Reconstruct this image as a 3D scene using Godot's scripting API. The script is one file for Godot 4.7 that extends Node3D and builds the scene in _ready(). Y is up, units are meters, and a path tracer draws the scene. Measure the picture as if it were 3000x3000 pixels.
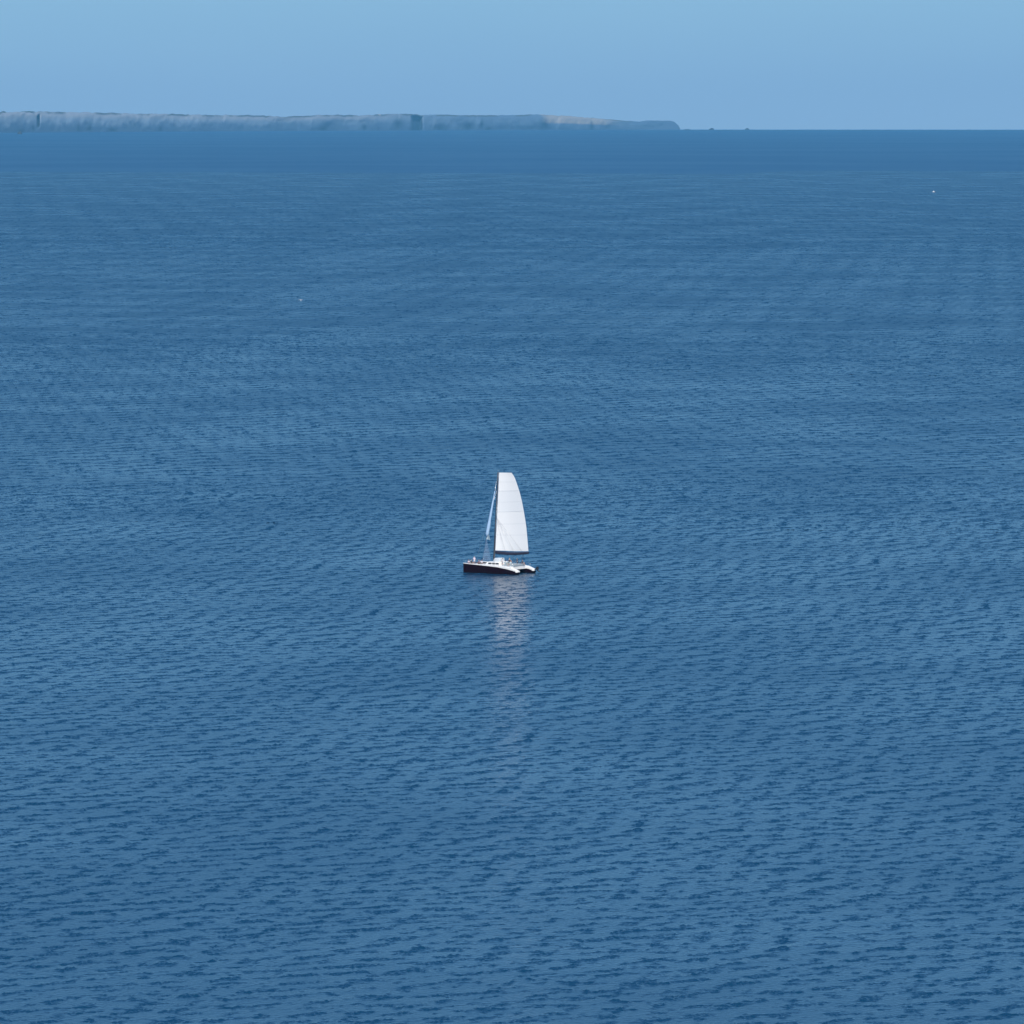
extends Node3D

const EYE := 114.0            # height of the camera above the sea
const EARTH := 7400000.0      # effective radius: the sea falls away towards its horizon
const F := 18500.0            # focal length in pixels of the 3000 pixel photograph
const WAVE_TILE := 208.0
const WAVE_N := 1024

var rng := RandomNumberGenerator.new()
var mats := {}


# ---------------------------------------------------------------- naming
func numbered(called: String) -> String:
	if not has_node(called):
		return called
	var k := 1
	while has_node("%s_%03d" % [called, k]):
		k += 1
	return "%s_%03d" % [called, k]


func tag(o: Node, label: String, category: String, group := "") -> Node:
	o.set_meta("label", label)
	o.set_meta("category", category)
	if group:
		o.set_meta("group", group)
	return o


func thing(called: String, label: String, category: String, group := "") -> Node3D:
	var o := Node3D.new()
	o.name = numbered(called)
	add_child(o)
	tag(o, label, category, group)
	return o


func part(called: String, st: SurfaceTool, m: Material, parent: Node, smooth := true) -> MeshInstance3D:
	if smooth:
		st.generate_normals()
	var o := MeshInstance3D.new()
	o.mesh = st.commit()
	o.material_override = m
	var n := called
	var k := 1
	while parent.has_node(n):
		n = "%s_%03d" % [called, k]
		k += 1
	o.name = n
	parent.add_child(o, true)
	return o


func mat(key: String, c: Color, rough := 0.6, metal := 0.0) -> StandardMaterial3D:
	if mats.has(key):
		return mats[key]
	var m := StandardMaterial3D.new()
	m.resource_name = key
	m.albedo_color = c.linear_to_srgb()
	m.roughness = rough
	m.metallic = metal
	m.cull_mode = BaseMaterial3D.CULL_DISABLED
	mats[key] = m
	return m


# ---------------------------------------------------------------- shapes
func tool() -> SurfaceTool:
	var st := SurfaceTool.new()
	st.begin(Mesh.PRIMITIVE_TRIANGLES)
	return st


func quad(st: SurfaceTool, a: Vector3, b: Vector3, c: Vector3, d: Vector3) -> void:
	for p in [a, b, c, a, c, d]:
		st.add_vertex(p)


func loft(st: SurfaceTool, rings: Array, closed := true, caps := true) -> void:
	var n: int = rings[0].size()
	for i in rings.size() - 1:
		for j in (n if closed else n - 1):
			var k := (j + 1) % n
			quad(st, rings[i][j], rings[i][k], rings[i + 1][k], rings[i + 1][j])
	if caps and closed:
		for e in [0, rings.size() - 1]:
			var mid := Vector3.ZERO
			for p in rings[e]:
				mid += p / n
			for j in n:
				var tri := [mid, rings[e][(j + 1) % n], rings[e][j]]
				if e > 0:
					tri = [mid, rings[e][j], rings[e][(j + 1) % n]]
				for p in tri:
					st.add_vertex(p)


func ring(c: Vector3, along: Vector3, ru: float, rv: float, n := 8, up := Vector3.UP) -> PackedVector3Array:
	var w := along.normalized()
	if absf(w.dot(up)) > 0.95:
		up = Vector3.RIGHT
	var u := up.cross(w).normalized()
	var v := w.cross(u)
	var out := PackedVector3Array()
	for k in n:
		var a := TAU * k / n
		out.append(c + u * cos(a) * ru + v * sin(a) * rv)
	return out


func tube(st: SurfaceTool, pts: Array, radii: Array, n := 8) -> void:
	var rings := []
	for i in pts.size():
		var along: Vector3 = pts[mini(i + 1, pts.size() - 1)] - pts[maxi(i - 1, 0)]
		var r: float = radii[mini(i, radii.size() - 1)]
		rings.append(ring(pts[i], along, r, r, n))
	loft(st, rings)


# box with chamfered vertical and top edges
func block(st: SurfaceTool, c: Vector3, s: Vector3, ch := 0.03, top := Vector2.ONE, shift := 0.0) -> void:
	var rings := []
	for lv in [[0.0, 1.0], [1.0 - ch / s.y, 1.0], [1.0, 1.0 - 2.0 * ch / minf(s.x, s.z)]]:
		var y: float = c.y - s.y / 2 + s.y * lv[0]
		var hx: float = s.x / 2 * lerpf(1.0, top.x, lv[0]) * lv[1]
		var hz: float = s.z / 2 * lerpf(1.0, top.y, lv[0]) * lv[1]
		var k := ch
		var x0: float = c.x + shift * lv[0]
		var r := PackedVector3Array()
		for q in [[1, 1, 0], [1, 1, 1], [-1, 1, 1], [-1, 1, 0], [-1, -1, 0], [-1, -1, 1], [1, -1, 1], [1, -1, 0]]:
			var inx: float = k if q[2] == 1 else 0.0
			var inz: float = k if q[2] == 0 else 0.0
			r.append(Vector3(x0 + q[0] * (hx - inx), y, c.z + q[1] * (hz - inz)))
		rings.append(r)
	st.set_smooth_group(-1)
	loft(st, rings)
	st.set_smooth_group(0)


func ellipsoid(st: SurfaceTool, c: Vector3, r: Vector3, nu := 10, nv := 6) -> void:
	var rings := []
	for i in nv + 1:
		var a := -PI / 2 + PI * i / nv
		var rr := PackedVector3Array()
		for j in nu:
			var b := TAU * j / nu
			rr.append(c + Vector3(cos(b) * maxf(cos(a), 0.02) * r.x, sin(a) * r.y, -sin(b) * maxf(cos(a), 0.02) * r.z))
		rings.append(rr)
	loft(st, rings)


func smooth01(a: float, b: float, x: float) -> float:
	var t := clampf((x - a) / (b - a), 0.0, 1.0)
	return t * t * (3.0 - 2.0 * t)


# piecewise linear table
func table(t: Array, x: float) -> float:
	if x <= t[0][0]:
		return t[0][1]
	for i in t.size() - 1:
		if x <= t[i + 1][0]:
			return lerpf(t[i][1], t[i + 1][1], (x - t[i][0]) / (t[i + 1][0] - t[i][0]))
	return t[-1][1]


# ---------------------------------------------------------------- a figure as one surface: bones [a, b, radius a, radius b] joined by a smooth minimum, meshed as surface nets
func flesh(st: SurfaceTool, bones: Array, cell := 0.028, blend := 0.05) -> void:
	var lo := Vector3.INF
	var hi := -Vector3.INF
	for b in bones:
		for e in 2:
			var r: float = b[2 + e] + blend + cell * 2
			lo = lo.min(b[e] - Vector3.ONE * r)
			hi = hi.max(b[e] + Vector3.ONE * r)
	var n := Vector3i(((hi - lo) / cell).ceil()) + Vector3i.ONE
	var f := PackedFloat32Array()
	f.resize(n.x * n.y * n.z)
	f.fill(blend + cell)
	for b in bones:
		var a: Vector3 = b[0]
		var ab: Vector3 = b[1] - a
		var reach: float = maxf(b[2], b[3]) + blend + cell * 1.5
		var p0 := Vector3i(((a.min(b[1]) - Vector3.ONE * reach - lo) / cell).floor()).clamp(Vector3i.ZERO, n - Vector3i.ONE)
		var p1 := Vector3i(((a.max(b[1]) + Vector3.ONE * reach - lo) / cell).ceil()).clamp(Vector3i.ZERO, n - Vector3i.ONE)
		var ll := maxf(ab.length_squared(), 1e-9)
		for z in range(p0.z, p1.z + 1):
			for y in range(p0.y, p1.y + 1):
				for x in range(p0.x, p1.x + 1):
					var p := lo + Vector3(x, y, z) * cell - a
					var t := clampf(p.dot(ab) / ll, 0.0, 1.0)
					var d: float = (p - ab * t).length() - lerpf(b[2], b[3], t)
					var at := (z * n.y + y) * n.x + x
					var o := f[at]
					var h := clampf(0.5 + 0.5 * (o - d) / blend, 0.0, 1.0)
					f[at] = lerpf(o, d, h) - blend * h * (1.0 - h)
	var vert := {}
	var step := [1, n.x, n.x * n.y]
	for z in n.z - 1:
		for y in n.y - 1:
			for x in n.x - 1:
				var at: int = (z * n.y + y) * n.x + x
				var inside := 0
				for c in 8:
					if f[at + (c & 1) + (c >> 1 & 1) * step[1] + (c >> 2) * step[2]] < 0.0:
						inside += 1
				if inside == 0 or inside == 8:
					continue
				var sum := Vector3.ZERO
				var count := 0
				for c in 8:
					for k in 3:
						if c >> k & 1:
							continue
						var va := f[at + (c & 1) + (c >> 1 & 1) * step[1] + (c >> 2) * step[2]]
						var d2: int = c | (1 << k)
						var vb := f[at + (d2 & 1) + (d2 >> 1 & 1) * step[1] + (d2 >> 2) * step[2]]
						if (va < 0.0) != (vb < 0.0):
							var q := Vector3(c & 1, c >> 1 & 1, c >> 2)
							q[k] += va / (va - vb)
							sum += q
							count += 1
				vert[at] = lo + (Vector3(x, y, z) + sum / count) * cell
	for at in vert:
		for k in 3:
			var va := f[at]
			var vb := f[at + step[k]]
			if (va < 0.0) == (vb < 0.0):
				continue
			var s1: int = step[(k + 1) % 3]
			var s2: int = step[(k + 2) % 3]
			if not (vert.has(at - s1) and vert.has(at - s2) and vert.has(at - s1 - s2)):
				continue
			if va < 0.0:
				quad(st, vert[at], vert[at - s2], vert[at - s1 - s2], vert[at - s1])
			else:
				quad(st, vert[at], vert[at - s1], vert[at - s1 - s2], vert[at - s2])


# ---------------------------------------------------------------- the sea
func fft2(re: PackedFloat32Array, im: PackedFloat32Array, n: int) -> Array:
	var bits := int(round(log(n) / log(2.0)))
	var rev := PackedInt32Array()
	for i in n:
		var r := 0
		for b in bits:
			if i >> b & 1:
				r |= 1 << (bits - 1 - b)
		rev.append(r)
	var cs := PackedFloat32Array()
	var sn := PackedFloat32Array()
	for i in n / 2:
		cs.append(cos(TAU * i / n))
		sn.append(sin(TAU * i / n))
	var a := PackedFloat32Array()
	var c := PackedFloat32Array()
	a.resize(n)
	c.resize(n)
	for side in 2:
		var along := 1 if side == 0 else n
		var across := n if side == 0 else 1
		for line in n:
			var at := line * across
			for i in n:
				var q := at + rev[i] * along
				a[i] = re[q]
				c[i] = im[q]
			var half := 1
			while half < n:
				var stride := n / (half * 2)
				for j in half:
					var wr := cs[j * stride]
					var wi := sn[j * stride]
					var i := j
					while i < n:
						var o := i + half
						var tr := a[o] * wr - c[o] * wi
						var ti := a[o] * wi + c[o] * wr
						a[o] = a[i] - tr
						c[o] = c[i] - ti
						a[i] += tr
						c[i] += ti
						i += half * 2
				half *= 2
			for i in n:
				re[at + i * along] = a[i]
				im[at + i * along] = c[i]
	return [re, im]


# one square of wind waves that joins up with itself on every side
func wave_mesh() -> ArrayMesh:
	var n := WAVE_N
	var size := WAVE_TILE
	var hr := PackedFloat32Array()
	hr.resize(n * n)
	var hi := hr.duplicate()
	var xr := hr.duplicate()
	var xi := hr.duplicate()
	var zr := hr.duplicate()
	var zi := hr.duplicate()
	rng.seed = 77
	var wind := Vector2.from_angle(deg_to_rad(WIND))
	var variance := 0.0
	for j in n:
		for i in n:
			var k := Vector2(i if i < n / 2 else i - n, j if j < n / 2 else j - n) * TAU / size
			var g1 := rng.randfn()
			var g2 := rng.randfn()
			var kl := k.length()
			if kl < 0.09 or kl > TAU / 0.65:
				continue
			var cosw := k.normalized().dot(wind)
			var spread := 0.48 + 0.52 * pow(maxf(0.0, 0.5 + 0.5 * cosw), 3.0)
			var lam := TAU / kl
			var amp := pow(kl, -2.0) * exp(-0.5 * pow(TAU / PEAK / kl, 2.0)) * spread
			amp *= 1.0 - smooth01(1.3, 0.6, lam) * 0.15
			amp += 0.22 * pow(kl, -2.0) * exp(-pow(log(lam / 11.0) / 0.35, 2.0)) * spread * spread
			var q := j * n + i
			hr[q] = g1 * amp
			hi[q] = g2 * amp
			variance += amp * amp * kl * kl
			# i k / |k| times the height: points drawn together at the crests
			xr[q] = -hi[q] * k.x / kl
			xi[q] = hr[q] * k.x / kl
			zr[q] = -hi[q] * k.y / kl
			zi[q] = hr[q] * k.y / kl
	var gain := SLOPE / sqrt(variance)
	hr = fft2(hr, hi, n)[0]
	xr = fft2(xr, xi, n)[0]
	zr = fft2(zr, zi, n)[0]
	# the waves come in short groups, between them the water is calmer
	var modes := []
	while modes.size() < 56:
		var first := modes.size() < 8
		var turned := wind.rotated(rng.randfn() * (1.2 if first else 0.65))
		var k := (turned * (rng.randf_range(1.0, 5.0) if first else exp(rng.randf_range(log(13.0), log(70.0))))).round()
		modes.append([k.x, k.y, rng.randf() * TAU, 0.25 if first else 1.0])
	var patch := PackedFloat32Array()
	patch.resize(n * n)
	for j in n:
		for i in n:
			var v := 0.0
			for m in modes:
				v += m[3] * cos((m[0] * i + m[1] * j) * TAU / n + m[2])
			v /= sqrt(27.0)
			patch[j * n + i] = gain * minf(2.4, CALM + PATCH * pow(maxf(0.0, v + 0.5), 2.0))
	var step := size / n
	var p := PackedVector3Array()
	p.resize((n + 1) * (n + 1))
	for j in n + 1:
		for i in n + 1:
			var q := (j % n) * n + i % n
			p[j * (n + 1) + i] = Vector3(i * step - size / 2 + xr[q] * patch[q] * CHOP, hr[q] * patch[q], j * step - size / 2 + zr[q] * patch[q] * CHOP)
	var nor := PackedVector3Array()
	nor.resize(p.size())
	var w := n + 1
	for j in n + 1:
		for i in n + 1:
			var il := i - 1 if i > 0 else n - 1
			var ir := i + 1 if i < n else 1
			var jl := j - 1 if j > 0 else n - 1
			var jr := j + 1 if j < n else 1
			var dx := p[j * w + ir] - p[j * w + il]
			var dz := p[jr * w + i] - p[jl * w + i]
			if i == 0 or i == n:
				dx.x += size
			if j == 0 or j == n:
				dz.z += size
			nor[j * w + i] = dz.cross(dx).normalized()
	var idx := PackedInt32Array()
	idx.resize(n * n * 6)
	var at := 0
	for j in n:
		for i in n:
			var a := j * w + i
			idx[at] = a
			idx[at + 1] = a + 1
			idx[at + 2] = a + w + 1
			idx[at + 3] = a
			idx[at + 4] = a + w + 1
			idx[at + 5] = a + w
			at += 6
	var arrays := []
	arrays.resize(Mesh.ARRAY_MAX)
	arrays[Mesh.ARRAY_VERTEX] = p
	arrays[Mesh.ARRAY_NORMAL] = nor
	arrays[Mesh.ARRAY_INDEX] = idx
	var m := ArrayMesh.new()
	m.add_surface_from_arrays(Mesh.PRIMITIVE_TRIANGLES, arrays)
	return m


const WIND := 229.0
const PEAK := 2.0
const SLOPE := 0.165
const CHOP := 0.58
const PATCH := 0.62
const CALM := 0.27


# smoother and rougher water where the wind comes down in gusts
func gusts(number: int, low: float) -> NoiseTexture2D:
	var noise := FastNoiseLite.new()
	noise.seed = number
	noise.frequency = 0.012
	noise.fractal_octaves = 5
	var ramp := Gradient.new()
	ramp.set_color(0, Color(low, low, low))
	ramp.set_color(1, Color.WHITE)
	ramp.set_offset(0, 0.25)
	ramp.set_offset(1, 0.75)
	var t := NoiseTexture2D.new()
	t.width = 512
	t.height = 512
	t.seamless = true
	t.noise = noise
	t.color_ramp = ramp
	return t


func build_sea() -> void:
	var m := StandardMaterial3D.new()
	m.resource_name = "sea water"
	m.albedo_color = Color(0.004, 0.037, 0.083).linear_to_srgb()
	m.roughness = 0.26
	m.roughness_texture = gusts(3, 0.72)
	m.uv1_triplanar = true
	m.uv1_world_triplanar = true
	m.uv1_scale = Vector3.ONE / 830.0
	m.metallic_specular = 0.36
	# the open sheet, falling away over the horizon
	var rings := PackedFloat32Array([60.0])
	while rings[-1] < 43000.0:
		rings.append(rings[-1] * 1.035)
	var n := 360
	var p := PackedVector3Array()
	var nor := PackedVector3Array()
	var idx := PackedInt32Array()
	for r in rings:
		for k in n:
			var a := TAU * k / n
			p.append(Vector3(cos(a) * r, -r * r / (2 * EARTH) - 0.32, sin(a) * r))
			nor.append(Vector3(cos(a) * r / EARTH, 1, sin(a) * r / EARTH).normalized())
	for i in rings.size() - 1:
		for k in n:
			var a := i * n + k
			var b := i * n + (k + 1) % n
			idx.append_array([a, b + n, b, a, a + n, b + n])
	var arrays := []
	arrays.resize(Mesh.ARRAY_MAX)
	arrays[Mesh.ARRAY_VERTEX] = p
	arrays[Mesh.ARRAY_NORMAL] = nor
	arrays[Mesh.ARRAY_INDEX] = idx
	var am := ArrayMesh.new()
	am.add_surface_from_arrays(Mesh.PRIMITIVE_TRIANGLES, arrays)
	var sea := MeshInstance3D.new()
	sea.name = "sea"
	sea.mesh = am
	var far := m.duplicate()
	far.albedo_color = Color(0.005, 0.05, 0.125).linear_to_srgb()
	far.roughness = 0.42
	far.uv1_offset = Vector3(0.3, 0, 0.1)
	far.roughness_texture = gusts(8, 0.9)
	far.uv1_scale = Vector3.ONE / 6100.0
	sea.material_override = far
	add_child(sea)
	sea.set_meta("kind", "structure")
	sea.set_meta("label", "deep blue open sea rippled by a light wind")
	# wind waves: short on the nearer water, longer farther out where the wind has had more sea to work on
	var tile := wave_mesh()
	var zones := [["waves", 0.66, 7.0, 380.0, 1850.0, 0.245, 1.0], ["waves_001", 1.05, -11.0, 1620.0, 3050.0, 0.275, 0.85], ["waves_002", 1.55, -24.0, 2700.0, 5100.0, 0.315, 0.7], ["waves_003", 2.3, -15.0, 4600.0, 9800.0, 0.36, 0.58]]
	for zone in zones:
		var size: float = WAVE_TILE * zone[1]
		var turn := Basis(Vector3.UP, deg_to_rad(zone[2]))
		var places: Array[Transform3D] = []
		for i in range(-70, 71):
			for j in range(-70, 71):
				var c := turn * Vector3(i * size, 0, j * size)
				var d := -c.z
				if d < zone[3] or d > zone[4] or absf(c.x) > d * 0.105 + 60.0 + size * 0.8:
					continue
				var r2 := c.x * c.x + c.z * c.z
				c.y = -r2 / (2 * EARTH)
				var fall := Vector3(c.x / EARTH, 1, c.z / EARTH).normalized()
				var b := Basis(Quaternion(Vector3.UP, fall)) * turn
				places.append(Transform3D(b * Basis.from_scale(Vector3(1, zone[6] * lerpf(1.0, 0.5, smooth01(4800, 9600, d)), 1) * zone[1]), c))
		var mm := MultiMesh.new()
		mm.transform_format = MultiMesh.TRANSFORM_3D
		mm.mesh = tile
		mm.instance_count = places.size()
		for i in places.size():
			mm.set_instance_transform(i, places[i])
		var waves := MultiMeshInstance3D.new()
		waves.name = zone[0]
		waves.multimesh = mm
		var wm := m.duplicate()
		wm.roughness = zone[5]
		waves.material_override = wm
		waves.set_meta("kind", "stuff")
		sea.add_child(waves)


# ---------------------------------------------------------------- the far coast
const COAST_TOP := [[-900, 318], [-300, 324], [-60, 329], [10, 330], [60, 329], [100, 328], [200, 330], [300, 331], [400, 334], [500, 335], [600, 337.5], [700, 338], [760, 339], [825, 343], [870, 341], [960, 337], [1060, 339], [1120, 336], [1150, 334.5], [1205, 335], [1240, 338], [1280, 337], [1400, 339], [1500, 338], [1575, 336], [1600, 338], [1660, 341], [1730, 346], [1790, 351], [1850, 355.5], [1875, 357], [1890, 354], [1960, 354], [1975, 358], [1985, 366], [1992, 377]]


# dark bare rock: bearing, height share, half width, half height
const OUTCROPS := [[66, 0.08, 9, 0.1], [100, 0.2, 4, 0.15], [232, 0.25, 4, 0.15], [264, 0.2, 7, 0.15], [330, 0.1, 12, 0.1], [472, 0.14, 4, 0.14], [948, 0.14, 11, 0.12], [1068, 0.25, 8, 0.16], [1168, 0.4, 14, 0.3], [1288, 0.2, 20, 0.24], [1372, 0.3, 22, 0.26], [1412, 0.4, 4, 0.3], [1432, 0.1, 8, 0.1], [1594, 0.4, 12, 0.25], [1733, 0.3, 5, 0.4]]


func coast_distance(u: float) -> float:
	return 27500.0 + 9300.0 * clampf(u, -900.0, 2000.0) / 1990.0


# a place on the sea, by its bearing from the camera as read off the photograph's column, and its distance
func bearing(u: float, d: float, h := 0.0) -> Vector3:
	var dir := Vector3((u - 1500.0) / F, 0, -1).normalized()
	return dir * d + Vector3.UP * (h - d * d / (2 * EARTH))


func build_coast() -> void:
	var rough := FastNoiseLite.new()
	rough.seed = 5
	rough.frequency = 1.0
	rough.fractal_octaves = 4
	var big := FastNoiseLite.new()
	big.seed = 11
	big.frequency = 1.0
	var profile := [[-60, -0.3], [0, 0.0], [4, 0.1], [12, 0.2], [18, 0.32], [30, 0.42], [36, 0.55], [50, 0.66], [58, 0.78], [76, 0.88], [90, 0.96], [120, 1.0], [180, 1.01], [320, 1.03], [520, 1.0], [800, 0.8], [1200, 0.45], [1500, -0.1]]
	var st := tool()
	var p := PackedVector3Array()
	var colors := PackedColorArray()
	var us := PackedFloat32Array()
	var u := -900.0
	while u < 1992.0:
		us.append(u)
		u += 2.5
	us.append(1992.0)
	for uu in us:
		var d := coast_distance(uu)
		var y_top: float = table(COAST_TOP, uu)
		var h := EYE + d * tan(asin(-0.0660) + atan((1500.0 - y_top) / F)) + d * d / (2 * EARTH)
		h = maxf(h * (1.0 + 0.05 * rough.get_noise_1d(uu * 0.05) + 0.006 * rough.get_noise_1d(uu * 0.3)), 1.0)
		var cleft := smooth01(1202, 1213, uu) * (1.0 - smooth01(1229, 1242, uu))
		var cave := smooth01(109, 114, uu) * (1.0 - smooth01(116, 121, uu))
		for k in profile.size():
			var b: float = profile[k][0]
			var f: float = profile[k][1]
			var face := 1.0 - smooth01(80, 300, b)
			var n1 := rough.get_noise_2d(uu * 0.007, b * 0.004)
			var n2 := rough.get_noise_2d(uu * 0.06 + 50, f * 2.0)
			var off := b + face * (70.0 * n1 + 5.0 * n2 + 3.0 * rough.get_noise_2d(uu * 0.25, f * 3.0) + 9.0 * rough.get_noise_2d(uu * 0.004, f * 7.0))
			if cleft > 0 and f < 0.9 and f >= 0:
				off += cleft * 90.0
			if cave > 0 and f > 0.25 and f < 0.8:
				off += cave * 90.0
			var hh := h * f
			if b > 0 and b < 110:
				hh += h * 0.02 * rough.get_noise_2d(uu * 0.08, f * 4.0 + 9.0)
			p.append(bearing(uu, d + off, hh))
			# rock and dry slope with blue haze put into their colours; heath and fields
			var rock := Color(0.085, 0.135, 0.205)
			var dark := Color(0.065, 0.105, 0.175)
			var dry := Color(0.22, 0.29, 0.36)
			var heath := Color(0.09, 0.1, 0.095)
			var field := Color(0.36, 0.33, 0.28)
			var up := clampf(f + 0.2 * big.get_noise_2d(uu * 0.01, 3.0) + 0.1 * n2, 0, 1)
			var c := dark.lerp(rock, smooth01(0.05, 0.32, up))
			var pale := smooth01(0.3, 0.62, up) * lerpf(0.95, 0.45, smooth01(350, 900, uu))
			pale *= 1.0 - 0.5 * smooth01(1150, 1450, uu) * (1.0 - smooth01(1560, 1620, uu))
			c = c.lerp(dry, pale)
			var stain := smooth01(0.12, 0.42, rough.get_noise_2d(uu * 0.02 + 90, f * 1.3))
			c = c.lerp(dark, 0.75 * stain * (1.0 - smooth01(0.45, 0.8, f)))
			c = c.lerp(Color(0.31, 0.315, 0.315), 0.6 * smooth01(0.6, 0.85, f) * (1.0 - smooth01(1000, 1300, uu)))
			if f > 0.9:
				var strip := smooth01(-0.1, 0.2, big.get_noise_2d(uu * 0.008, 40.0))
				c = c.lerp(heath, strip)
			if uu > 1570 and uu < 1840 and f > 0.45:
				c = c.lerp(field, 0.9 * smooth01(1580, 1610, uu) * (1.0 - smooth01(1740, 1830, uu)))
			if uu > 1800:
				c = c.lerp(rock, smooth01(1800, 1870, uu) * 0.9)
			for o in OUTCROPS:
				var near := exp(-pow((uu - o[0]) / o[2], 2.0) - pow((f - o[1]) / o[3], 2.0))
				c = c.lerp(Color(0.012, 0.02, 0.035), 0.9 * near)
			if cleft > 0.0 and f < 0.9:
				c = c.lerp(Color(0.012, 0.03, 0.055), 0.85 * cleft)  # shade of the cleft painted into the rock colour
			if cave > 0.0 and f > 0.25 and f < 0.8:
				c = c.lerp(Color(0.01, 0.015, 0.02), cave)  # darkness inside the cave put into the colour
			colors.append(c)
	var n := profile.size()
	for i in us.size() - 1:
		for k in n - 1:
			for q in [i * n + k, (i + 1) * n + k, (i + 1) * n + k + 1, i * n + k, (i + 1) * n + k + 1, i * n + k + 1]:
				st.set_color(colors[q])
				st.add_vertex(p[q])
	var m := StandardMaterial3D.new()
	m.resource_name = "cliff and heath"
	m.vertex_color_use_as_albedo = true
	m.roughness = 0.95
	m.metallic_specular = 0.2
	m.cull_mode = BaseMaterial3D.CULL_DISABLED
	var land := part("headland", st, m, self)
	land.set_meta("kind", "structure")
	land.set_meta("label", "long low hazy headland of cliffs under a flat heath on the horizon")

	# unseen high land added left of the frame to lift the haze top
	var hp := []
	for i in 49:
		var row := PackedVector3Array()
		for j in 17:
			var hu := lerpf(-7500.0, -760.0, i / 48.0)
			var g := j / 16.0
			var e := sin(PI * g) * sqrt(maxf(0.0, sin(PI * minf(i / 48.0, 0.999))))
			var hd := coast_distance(hu) + 300.0 + 6500.0 * g
			row.append(bearing(hu, hd, -20.0 + 960.0 * e * (0.72 + 0.5 * big.get_noise_2d(hu * 0.0009, g * 1.5)) + 40.0 * rough.get_noise_2d(hu * 0.004, g * 5.0)))
		hp.append(row)
	var hst := tool()
	loft(hst, hp, false)
	var added_hills := part("added_hills", hst, mat("heath on the hills", Color(0.09, 0.085, 0.05), 0.95), self)
	added_hills.set_meta("kind", "structure")
	added_hills.set_meta("label", "added unseen hill range that lifts the haze, left of the headland")

	# low dark rocks off the point
	var rocks := [["dark rock islet on the horizon nearer to the headland's point", 2083.0, 30.0, 10.0], ["dark rock islet on the horizon farther out from the headland's point", 2187.0, 30.0, 9.0], ["low flat skerry just off the headland's point", 2012.0, 46.0, 4.0], ["dark rock in the water below the headland's left end", 60.0, 20.0, 11.0]]
	for k in rocks.size():
		var d := 36200.0 if k < 3 else 25200.0
		var s2 := tool()
		var rr := []
		for lv in [[-0.6, 1.15], [0.0, 1.0], [0.45, 0.8], [0.8, 0.5], [1.0, 0.2]]:
			var r := PackedVector3Array()
			for a in 14:
				var w := 1.0 + 0.35 * rough.get_noise_2d(a * 0.7 + k * 30, lv[0] * 2.0)
				r.append(Vector3(cos(TAU * a / 14) * rocks[k][2] / 2 * lv[1] * w + rocks[k][2] * 0.08 * lv[0], rocks[k][3] * lv[0] * (1.0 + 0.25 * rough.get_noise_2d(a * 0.9, k * 9.0)), -sin(TAU * a / 14) * rocks[k][2] / 2 * lv[1] * w))
			rr.append(r)
		loft(s2, rr)
		var isle := part("rock_islet", s2, mat("wet rock", Color(0.02, 0.022, 0.025), 0.8), self)
		isle.position = bearing(rocks[k][1], d, 0.0)
		isle.name = ["rock_islet", "rock_islet_001", "skerry", "sea_rock"][k]
		tag(isle, rocks[k][0], "islet", "rock islets off the point" if k < 2 else "")

	# pale buildings on the far plateau
	var homes := [
		["white house on the headland's skyline at the top of the pale field", 1588.0, 340.0, Vector3(17, 7, 9), Color(0.8, 0.8, 0.78), Color(0.3, 0.3, 0.32)],
		["dark roofed farmhouse on the headland above the low point", 1735.0, 349.0, Vector3(16, 6, 9), Color(0.7, 0.68, 0.64), Color(0.06, 0.055, 0.06)],
		["small white house on the headland's skyline left of the dark cleft", 1112.0, 338.5, Vector3(11, 5, 8), Color(0.8, 0.8, 0.78), Color(0.28, 0.26, 0.26)],
	]
	for a in homes:
		var d := coast_distance(a[1]) + 135.0
		var h: float = EYE + d * tan(asin(-0.0660) + atan((1500.0 - a[2]) / F)) + d * d / (2 * EARTH)
		var root := thing("house", a[0], "house", "houses on the headland")
		root.position = bearing(a[1], d, h - 1.5)
		root.rotation.y = -0.2
		var s: Vector3 = a[3]
		var w2 := tool()
		block(w2, Vector3(0, s.y / 2, 0), s, 0.05)
		part("wall", w2, mat("render " + str(a[4]), a[4], 0.9), root, true)
		var rf := tool()
		var prof := [Vector2(-s.z / 2 - 0.5, s.y - 0.2), Vector2(0, s.y + 3.6), Vector2(s.z / 2 + 0.5, s.y - 0.2), Vector2(0, s.y - 0.1)]
		var rg := []
		for x in [-s.x / 2 - 0.4, s.x / 2 + 0.4]:
			var r := PackedVector3Array()
			for q in prof:
				r.append(Vector3(x, q.y, q.x))
			rg.append(r)
		rf.set_smooth_group(-1)
		loft(rf, rg)
		var roof := part("roof", rf, mat("roof " + str(a[5]), a[5], 0.8), root)
		for x in [-s.x / 2 + 0.7, s.x / 2 - 0.7]:
			var cm := tool()
			block(cm, Vector3(x, s.y + 3.6, 0), Vector3(0.9, 2.4, 0.9), 0.04)
			part("chimney", cm, mat("render " + str(a[4]), a[4], 0.9), roof)

	# clumps of trees on the skyline at the left
	var clumps := [["dark clump of trees on the skyline at the headland's left end", 13.0, 18.0, 7.0], ["broad low clump of trees on the headland's skyline above the small cave", 84.0, 62.0, 4.0]]
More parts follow.
